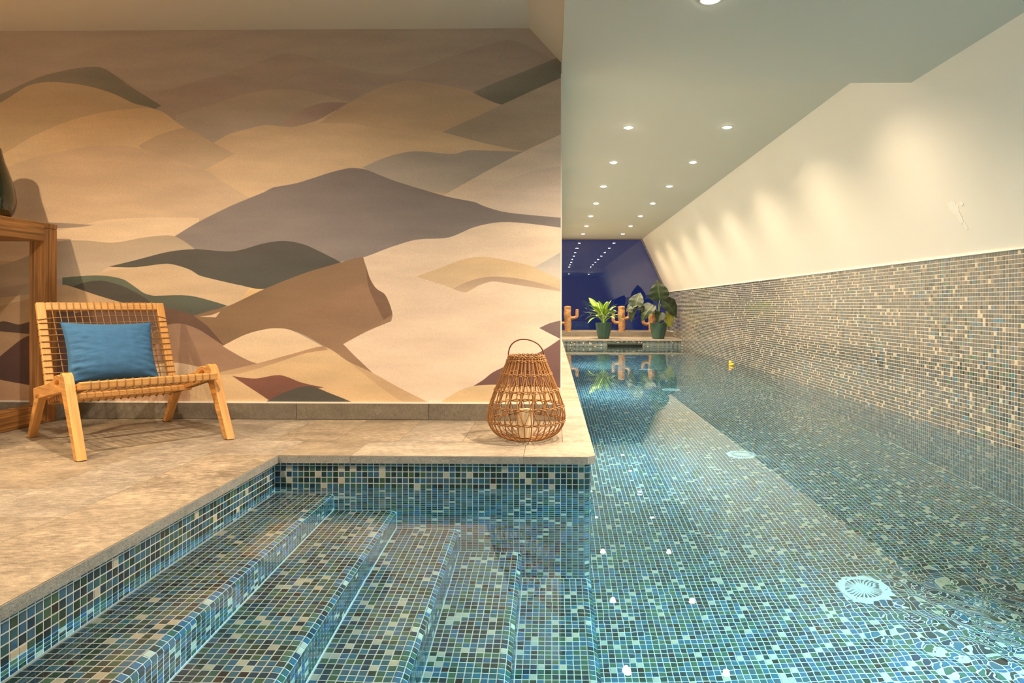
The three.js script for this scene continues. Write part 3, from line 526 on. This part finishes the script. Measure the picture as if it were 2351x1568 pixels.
{
  // blue cushion leaning on the woven back
  const n = 64, P = [], UVS = [], I = [], wv = 0.212, hv = 0.166, dv = 0.066;
  for (const side of [1, -1]) for (let j = 0; j <= n; j++) for (let i = 0; i <= n; i++) {
    const u = i / n * 2 - 1, v = j / n * 2 - 1, au = Math.abs(u), av = Math.abs(v);
    const pinch = 1 - 0.075 * (1 - u * u) * av * av, pinch2 = 1 - 0.07 * (1 - v * v) * au * au;
    const body = Math.pow(Math.max(0, (1 - au ** 2.6) * (1 - av ** 2.6)), 0.46);
    const wr = 0.010 * fbm(u * 2.4 + (v < 0 ? 2 : 0), v * 6.5 + 0.8 * u, 3 + side, 3) * (0.2 + 1.6 * au * au) + 0.003 * fbm(u * 3, v * 3, 8 + side, 2) + 0.0055 * Math.sin(v * 15 + 3 * u + 2 * fbm(u * 2, v * 3, 4, 2)) * THREE.MathUtils.smoothstep(-u, 0.25, 0.9) * THREE.MathUtils.smoothstep(-v, -0.3, 0.6) + 0.006 * Math.sin((u * 0.5 + v) * 20) * THREE.MathUtils.smoothstep(u - v, 1.3, 1.9);
    P.push(u * wv * pinch2 + 0.01 * (1 - v) * 0.3, v * hv * pinch - 0.006 * (v < 0 ? u * u : 0), side * (dv * body * (1 - 0.22 * v) + (body > 0.02 ? wr * Math.min(1, body * 2) : 0)));
    UVS.push(u * 1.5, v * 1.1);
  }
  const row = n + 1, off = row * row;
  for (let s = 0; s < 2; s++) for (let j = 0; j < n; j++) for (let i = 0; i < n; i++) { const a = s * off + j * row + i, b = a + 1, c = a + row, d = c + 1; if (s === 0) I.push(a, b, d, a, d, c); else I.push(a, d, b, a, c, d); }
  let g = new THREE.BufferGeometry(); g.setAttribute('position', new THREE.Float32BufferAttribute(P, 3)); g.setAttribute('uv', new THREE.Float32BufferAttribute(UVS, 2)); g.setIndex(I); g.computeVertexNormals();
  const c = thing('cushion', 'blue linen cushion leaning in the woven lounge chair', 'cushion', [CH.x, 0, CH.z], CH.turn);
  const q = part('cover', g, std(0xffffff, 0.9, { map: linenTex }), c); q.position.set(-0.028, 0.436, -0.205); q.rotation.set(-0.40, 0, -0.02);
  const seam = []; for (let k = 0; k < 80; k++) { const a = k / 80 * 8, e = Math.floor(a / 2), f = a % 2 - 1, [u, v] = [[f, -1], [1, f], [-f, 1], [-1, -f]][e], au = Math.abs(u), av = Math.abs(v); seam.push(V3(u * wv * (1 - 0.07 * (1 - v * v) * au * au) + 0.003 * (1 - v), v * hv * (1 - 0.075 * (1 - u * u) * av * av) - 0.006 * (v < 0 ? u * u : 0), 0)); }
  part('seam', tube(seam, 0.0022, 160, 5, true), std(0x35668f, 0.9), q);
}

// ------------------------------------------------------------------ rattan lantern with candle
{
  const t = thing('rattan_lantern', 'pear shaped woven rattan lantern with a hoop handle on the peninsula', 'lantern', [-0.132, 0, -3.5]);
  const prof = new THREE.SplineCurve([[0.10, 0.006], [0.155, 0.03], [0.187, 0.07], [0.199, 0.115], [0.193, 0.16], [0.176, 0.215], [0.153, 0.275], [0.128, 0.335], [0.104, 0.39], [0.09, 0.423]].map((p) => new THREE.Vector2(...p)));
  const rAt = (y) => { let lo = 0, hi = 1; for (let i = 0; i < 24; i++) { const m = (lo + hi) / 2; if (prof.getPoint(m).y < y) lo = m; else hi = m; } return prof.getPoint(lo).x; };
  const N = 36, stakes = [], cross = [];
  const line = (y0, y1, a0, a1, r, n = 10) => tube(Array.from({ length: n + 1 }, (_, i) => { const y = y0 + (y1 - y0) * i / n, a = a0 + (a1 - a0) * i / n, q = rAt(y); return V3(q * Math.cos(a), y, q * Math.sin(a)); }), r, n * 2, 5);
  const dA = Math.PI * 2 / N, bands = [0.098, 0.172, 0.255, 0.335, 0.402];
  for (let i = 0; i < N; i++) {
    const a = i * dA + 0.01 * Math.sin(i * 5);
    stakes.push(line(0.008, 0.10, a, a, 0.0032, 8));
    stakes.push(line(0.098, 0.172, a, a + dA * (i % 2 ? 0.9 : 0.1), 0.003, 5), line(0.172, 0.255, a + dA * (i % 2 ? 0.9 : 0.1), a + dA * 0.5, 0.003, 5), line(0.255, 0.335, a + dA * 0.5, a + dA * (i % 2 ? 0.05 : 1), 0.003, 5));
    stakes.push(line(0.335, 0.42, a, a, 0.0036, 4));
    if (i % 2) cross.push(line(0.10, 0.255, a, a - dA * 1.8, 0.0018, 8), line(0.172, 0.335, a, a + dA * 1.7, 0.0018, 8)); else cross.push(line(0.255, 0.40, a, a - dA * 0.9, 0.0018, 6));
  }
  part('stakes', stakes, rattan, t); part('cross_weave', cross, rattan, t);
  const weave = (y, r, ph, amp) => tube(Array.from({ length: N * 2 }, (_, i) => { const a = i / (N * 2) * Math.PI * 2, q = rAt(y) + amp * Math.cos(i * Math.PI + ph); return V3(q * Math.cos(a), y + 0.0022 * Math.sin(i * Math.PI / 1.5 + ph), q * Math.sin(a)); }), r, N * 4, 5, true);
  for (const y of bands) part('woven_band', [weave(y - 0.0034, 0.0029, 0, 0.0045), weave(y + 0.0034, 0.0029, Math.PI, 0.0045)], rattan, t);
  part('rim', [weave(0.416, 0.0032, 0, 0.004), weave(0.423, 0.0032, Math.PI, 0.004), weave(0.428, 0.003, 0.6, 0.003)], rattan, t);
  const spokes = []; for (let i = 0; i < N; i++) { const a = i * dA; spokes.push(tube([[0.006 * Math.cos(a), 0.004, 0.006 * Math.sin(a)], [0.06 * Math.cos(a), 0.0035, 0.06 * Math.sin(a)], [0.102 * Math.cos(a), 0.007, 0.102 * Math.sin(a)]], 0.003, 5, 5)); }
  for (const r of [0.03, 0.06, 0.09]) spokes.push(new THREE.TorusGeometry(r, 0.0028, 5, 40).rotateX(Math.PI / 2).translate(0, 0.006, 0));
  part('base', spokes, rattan, t);
  part('handle', tube([[-0.09, 0.415, 0], [-0.092, 0.445, 0], [-0.075, 0.485, 0], [-0.035, 0.508, 0], [0.02, 0.505, 0], [0.062, 0.483, 0], [0.085, 0.45, 0], [0.09, 0.415, 0]], 0.0036, 40, 7), rattanDark, t);
  const cd = thing('pillar_candle', 'cream pillar candle inside the rattan lantern', 'candle', [-0.138, 0.0092, -3.5]);
  const cp = [[0, 0], [0.037, 0], [0.0385, 0.002], [0.0385, 0.138], [0.036, 0.143], [0.03, 0.141], [0.012, 0.132], [0, 0.131]];
  part('wax', new THREE.LatheGeometry(cp.map((p) => new THREE.Vector2(...p)), 36), std(new THREE.Color(0.80, 0.66, 0.43), 0.55), cd);
  part('wick', new THREE.CylinderGeometry(0.0011, 0.0011, 0.014, 6).translate(0, 0.138, 0), std(0x241a14, 0.9), cd);
}

// ------------------------------------------------------------------ drain covers, duck
[3.18, 5.2, 8.27, 10.48, 12.66].forEach((z, i) => {
  const t = thing('drain_cover', ['round white drain cover on the pool bottom, the one nearest the steps', 'second round white drain cover on the pool bottom counted from the steps', 'third round white drain cover on the pool bottom counted from the steps', 'fourth round white drain cover on the pool bottom counted from the steps', 'round white drain cover nearest the far end of the pool'][i], 'drain cover', [1.438, FLOOR_Y, -z], 0.3, 'drain covers along the pool bottom');
  const white = std(new THREE.Color(0.86, 0.87, 0.86), 0.4);
  part('rim', new THREE.LatheGeometry([[0.078, 0.004], [0.08, 0.0075], [0.10, 0.0075], [0.11, 0.003], [0.11, 0]].map((p) => new THREE.Vector2(...p)), 40), white, t);
  part('recess', new THREE.CylinderGeometry(0.079, 0.079, 0.002, 36).translate(0, 0.0012, 0), std(0x5c6670, 0.6), t);
  part('hub', new THREE.CylinderGeometry(0.018, 0.02, 0.0075, 20).translate(0, 0.0038, 0), white, t);
  const bars = []; for (let k = 0; k < 26; k++) bars.push(new THREE.BoxGeometry(0.064, 0.006, 0.0062).translate(0.047, 0.004, 0).rotateY(k / 26 * Math.PI * 2));
  part('grille', bars, white, t);
  for (const a of [0.4, 2.5, 4.6]) part('screw', new THREE.CylinderGeometry(0.004, 0.004, 0.0015, 10).translate(0.094 * Math.cos(a), 0.0078, 0.094 * Math.sin(a)), std(0x6b6a86, 0.4), t);
});
{
  const t = thing('rubber_duck', 'small yellow toy duck floating by the mosaic wall', 'toy duck', [2.535, WATER_Y - 0.008, -9.69], -2.2);
  const y = std(new THREE.Color(0.92, 0.60, 0.03), 0.35);
  const b = new THREE.SphereGeometry(0.036, 20, 14), p = b.attributes.position;
  for (let i = 0; i < p.count; i++) { const x = p.getX(i), yy = p.getY(i), z = p.getZ(i); p.setXYZ(i, x * 0.85, yy * 0.66 + (z < 0 ? (-z / 0.036) ** 2 * 0.016 : 0), z * 1.15); } b.computeVertexNormals();
  part('body', b.translate(0, 0.018, 0), y, t);
  part('head', new THREE.SphereGeometry(0.022, 18, 14).translate(0, 0.056, 0.018), y, t);
  part('beak', new THREE.SphereGeometry(0.009, 12, 8).scale(1.1, 0.45, 1.2).translate(0, 0.053, 0.042), std(0xd9520c, 0.4), t);
  for (const s of [-1, 1]) { part('eye', new THREE.SphereGeometry(0.003, 8, 6).translate(s * 0.01, 0.062, 0.036), std(0x111111, 0.3), t); part('wing', new THREE.SphereGeometry(0.018, 12, 8).scale(0.35, 0.6, 1.1).translate(s * 0.03, 0.024, -0.004), y, t); }
}

// ------------------------------------------------------------------ plants on the far ledge
function leafGeo(len, wid, fold, droop, round, seg = 14) {
  const P = [], U = [], I = [], m = 6;
  for (let j = 0; j <= seg; j++) {
    const s = j / seg, w = wid / 2 * Math.pow(Math.sin(Math.PI * Math.pow(s, round)), 0.75) + (j && j < seg ? 0.002 : 0), a = droop * s, y0 = len * (droop ? Math.sin(a) / droop : s), z0 = -len * (droop ? (1 - Math.cos(a)) / droop : 0);
    for (let i = 0; i <= m; i++) { const q = i / m * 2 - 1, rip = 0.02 * wid * Math.sin(s * 22) * Math.abs(q); P.push(q * w, y0 - 0.05 * wid * q * q, z0 + Math.abs(q) * w * fold + rip); U.push(q * 0.5 + 0.5, s); }
  }
  for (let j = 0; j < seg; j++) for (let i = 0; i < m; i++) { const a = j * (m + 1) + i, b = a + 1, c = a + m + 1, d = c + 1; I.push(a, b, d, a, d, c); }
  const g = new THREE.BufferGeometry(); g.setAttribute('position', new THREE.Float32BufferAttribute(P, 3)); g.setAttribute('uv', new THREE.Float32BufferAttribute(U, 2)); g.setIndex(I); g.computeVertexNormals(); return g;
}
const leafTex = (vein, edge, mottled) => dataTexture(64, 128, (i, j) => {
  const q = Math.abs(i / 63 * 2 - 1), s = j / 127, rib = Math.abs(((s * 11 - q * 2.2) % 1 + 1) % 1 - 0.5) < 0.10 ? 0.45 : 0, mid = q < 0.07 ? 0.9 : 0, k = Math.min(1, Math.max(rib, mid, mottled * (1 - q) * (0.75 + 0.9 * fbm(i / 6, j / 9, 2, 2)))), n = 0.9 + rnd() * 0.2;
  return [0, 1, 2].map((c) => (edge[c] * (1 - k) + vein[c] * k) * n);
});
const leafMat = (tex) => new THREE.MeshPhysicalMaterial({ map: tex, roughness: 0.5, transmission: 0.12, thickness: 0, side: THREE.DoubleSide });
const dieffen = leafMat(leafTex([218, 226, 92], [74, 122, 40], 1.0)), taro = leafMat(leafTex([70, 96, 48], [26, 46, 21], 0.10)), yellowLeaf = leafMat(leafTex([190, 190, 90], [150, 150, 60], 0.3));
const potTex = dataTexture(128, 128, (i, j) => { const k = 1 + 0.3 * fbm(i / 9, j / 50, 3, 3) + (rnd() - 0.5) * 0.12; return [58 * k, 90 * k, 80 * k]; });
const potMat = std(0xffffff, 0.55, { map: potTex }), soilMat = std(0x2a1d14, 0.95), stemMat = std(new THREE.Color(0.22, 0.33, 0.08), 0.6), barkMat = std(new THREE.Color(0.16, 0.09, 0.04), 0.9);
function pot(t, r, h) {
  part('pot', new THREE.LatheGeometry([[0, 0], [r * 0.62, 0], [r * 0.68, 0.01], [r * 0.86, h * 0.45], [r * 0.97, h * 0.8], [r, h * 0.97], [r * 0.97, h], [r * 0.92, h], [r * 0.9, h * 0.9], [0, h * 0.9]].map((p) => new THREE.Vector2(...p)), 36), potMat, t);
  part('soil', new THREE.CylinderGeometry(r * 0.89, r * 0.88, 0.02, 28).translate(0, h * 0.9, 0), soilMat, t);
}
// a leaf: blade from point a to point b, its face turned to n
function placeLeaf(t, geo, mat, a, b, n) {
  const up = b.clone().sub(a), L = up.length(); up.normalize(); const x = up.clone().cross(n).normalize(), z = x.clone().cross(up).normalize();
  const m = part('leaf', geo, mat, t); m.applyMatrix4(new THREE.Matrix4().makeBasis(x.multiplyScalar(L), up.multiplyScalar(L), z.multiplyScalar(L)).setPosition(a)); return m;
}
{
  const t = thing('potted_plant', 'yellow green leafy plant in a dark green pot on the far ledge', 'plant', [1.084, 0, -14.42]);
  pot(t, 0.172, 0.335);
  const geos = [leafGeo(1, 0.36, 0.25, 0.7, 0.85), leafGeo(1, 0.32, 0.3, 1.2, 0.8), leafGeo(1, 0.4, 0.2, 0.35, 0.9)];
  for (let i = 0; i < 28; i++) {
    const a = i * 2.399 + 0.2, tier = i / 27, el = 0.15 + 1.15 * tier, L = 0.31 - 0.05 * tier, r0 = 0.05 + 0.09 * (1 - tier) + 0.03 * rnd(), y0 = 0.42 + 0.17 * tier + 0.03 * rnd();
    const d = V3(Math.cos(a) * Math.cos(el), Math.sin(el), Math.sin(a) * Math.cos(el)), p = V3(Math.cos(a) * r0, y0, Math.sin(a) * r0);
    part('stalk', tube([[Math.cos(a) * 0.02, 0.30, Math.sin(a) * 0.02], [Math.cos(a) * r0 * 0.5, 0.33 + 0.6 * (y0 - 0.33), Math.sin(a) * r0 * 0.5], p], 0.006, 8, 5), stemMat, t);
    placeLeaf(t, geos[i % 3], dieffen, p, p.clone().addScaledVector(d, L), V3(-d.x * d.y, d.x * d.x + d.z * d.z + 0.2, -d.z * d.y));
  }
  placeLeaf(t, geos[2], dieffen, V3(-0.12, 0.62, 0.02), V3(-0.30, 0.88, 0.04), V3(0.4, 0.2, 1)); placeLeaf(t, geos[1], dieffen, V3(-0.02, 0.44, 0.14), V3(-0.01, 0.26, 0.24), V3(0, 0.5, 1));
}
{
  const t = thing('potted_taro', 'large leaved plant in a dark green pot in the far corner of the ledge', 'plant', [2.235, 0, -14.42]);
  pot(t, 0.182, 0.335);
  const big = leafGeo(1, 0.98, 0.22, 0.5, 0.62, 18), mid = leafGeo(1, 0.86, 0.3, 0.7, 0.66, 18);
  part('trunk', tube([[0, 0.28, 0], [0.02, 0.4, 0.01], [-0.01, 0.5, 0]], 0.05, 8, 9), barkMat, t);
  const L = [[big, taro, [0.03, 0.82, 0.02], [-0.05, 1.24, 0.10], [-0.3, 0.1, 1]], [big, taro, [0.10, 0.80, 0.03], [0.42, 0.50, 0.16], [0.5, 0.55, 0.8]], [mid, taro, [-0.50, 0.66, 0.05], [-0.40, 1.02, 0.04], [-0.35, 0.2, 0.9]], [mid, taro, [-0.46, 0.72, 0.02], [-0.73, 0.63, 0.06], [-0.1, 0.9, 0.5]], [mid, taro, [-0.12, 0.70, 0.06], [-0.45, 0.44, 0.20], [-0.4, 0.7, 0.6]], [mid, yellowLeaf, [0.14, 0.52, 0.08], [0.27, 0.26, 0.2], [0.3, 0.4, 0.9]], [mid, taro, [-0.48, 0.62, 0.02], [-0.66, 0.37, 0.1], [-0.8, 0.2, 0.4]], [mid, taro, [0.05, 0.55, 0.1], [-0.05, 0.36, 0.26], [0, 0.6, 0.8]]];
  for (const [g, m, a, b, n] of L) {
    placeLeaf(t, g, m, V3(...a), V3(...b), V3(...n));
    part('stalk', tube([[0, 0.45, 0], [a[0] * 0.4, 0.45 + (a[1] - 0.45) * 0.7, a[2] * 0.5], a], 0.008, 12, 6), stemMat, t);
  }
}
// carved wooden cacti on the window sill
const cactusTex = woodTex(162, 122, 80, 0.55, 4, 20), cactusMat = std(0xffffff, 0.7, { map: cactusTex });
function cactus(label, x, z, arms, turn = 0) {
  const t = thing('wooden_cactus', label, 'cactus figure', [x, 0.105, -z], turn, 'carved wooden cacti on the far sill');
  const limb = (name, pts, r) => {
    const g = clean(tube(pts, r, 26, 14)), p = g.attributes.position; const c = new THREE.CatmullRomCurve3(pts.map((q) => V3(...q)), false, 'centripetal'), e = c.getPoint(1), k = c.getTangent(1);
    const cap = clean(new THREE.SphereGeometry(r, 14, 8, 0, Math.PI * 2, 0, Math.PI / 2).scale(1, 0.35, 1).applyQuaternion(new THREE.Quaternion().setFromUnitVectors(V3(0, 1, 0), k)).translate(e.x, e.y, e.z));
    const o = merge([g, cap]), q = o.attributes.position;
    for (let i = 0; i < q.count; i++) { const a = q.getX(i), b = q.getY(i), d = q.getZ(i), s = 0.012 * noise.noise(a * 14, b * 9, d * 14); q.setXYZ(i, a + s, b, d + s); }
    const gg = mergeVertices(o, 1e-4); gg.computeVertexNormals(); part(name, gg, cactusMat, t);
  };
  limb('trunk', [[0, 0, 0], [0.006, 0.18, 0], [-0.004, 0.36, 0], [0, 0.555, 0]], 0.08);
  for (const [s, y, out, top, r] of arms) limb('arm', [[s * 0.05, y, 0], [s * (out - 0.06), y + 0.002, 0], [s * (out - 0.012), y + 0.03, 0], [s * out, y + 0.09, 0], [s * out, top, 0]], r);
}
cactus('carved wooden cactus figure at the mural wall end of the far sill', 0.352, 15.62, [[1, 0.31, 0.215, 0.50, 0.038], [-1, 0.19, 0.2, 0.4, 0.038]]);
cactus('carved wooden cactus figure between the two potted plants', 1.583, 15.62, [[1, 0.30, 0.175, 0.53, 0.036], [-1, 0.20, 0.19, 0.4, 0.036]]);
cactus('carved wooden cactus figure behind the large leaved plant', 2.27, 15.62, [[-1, 0.17, 0.2, 0.32, 0.038], [1, 0.28, 0.18, 0.44, 0.036]]);

scene.traverse((o) => { if (o.isMesh) { o.castShadow = true; o.receiveShadow = true; } if (o.isLight) o.castShadow = true; });
renderer.render(scene, camera);
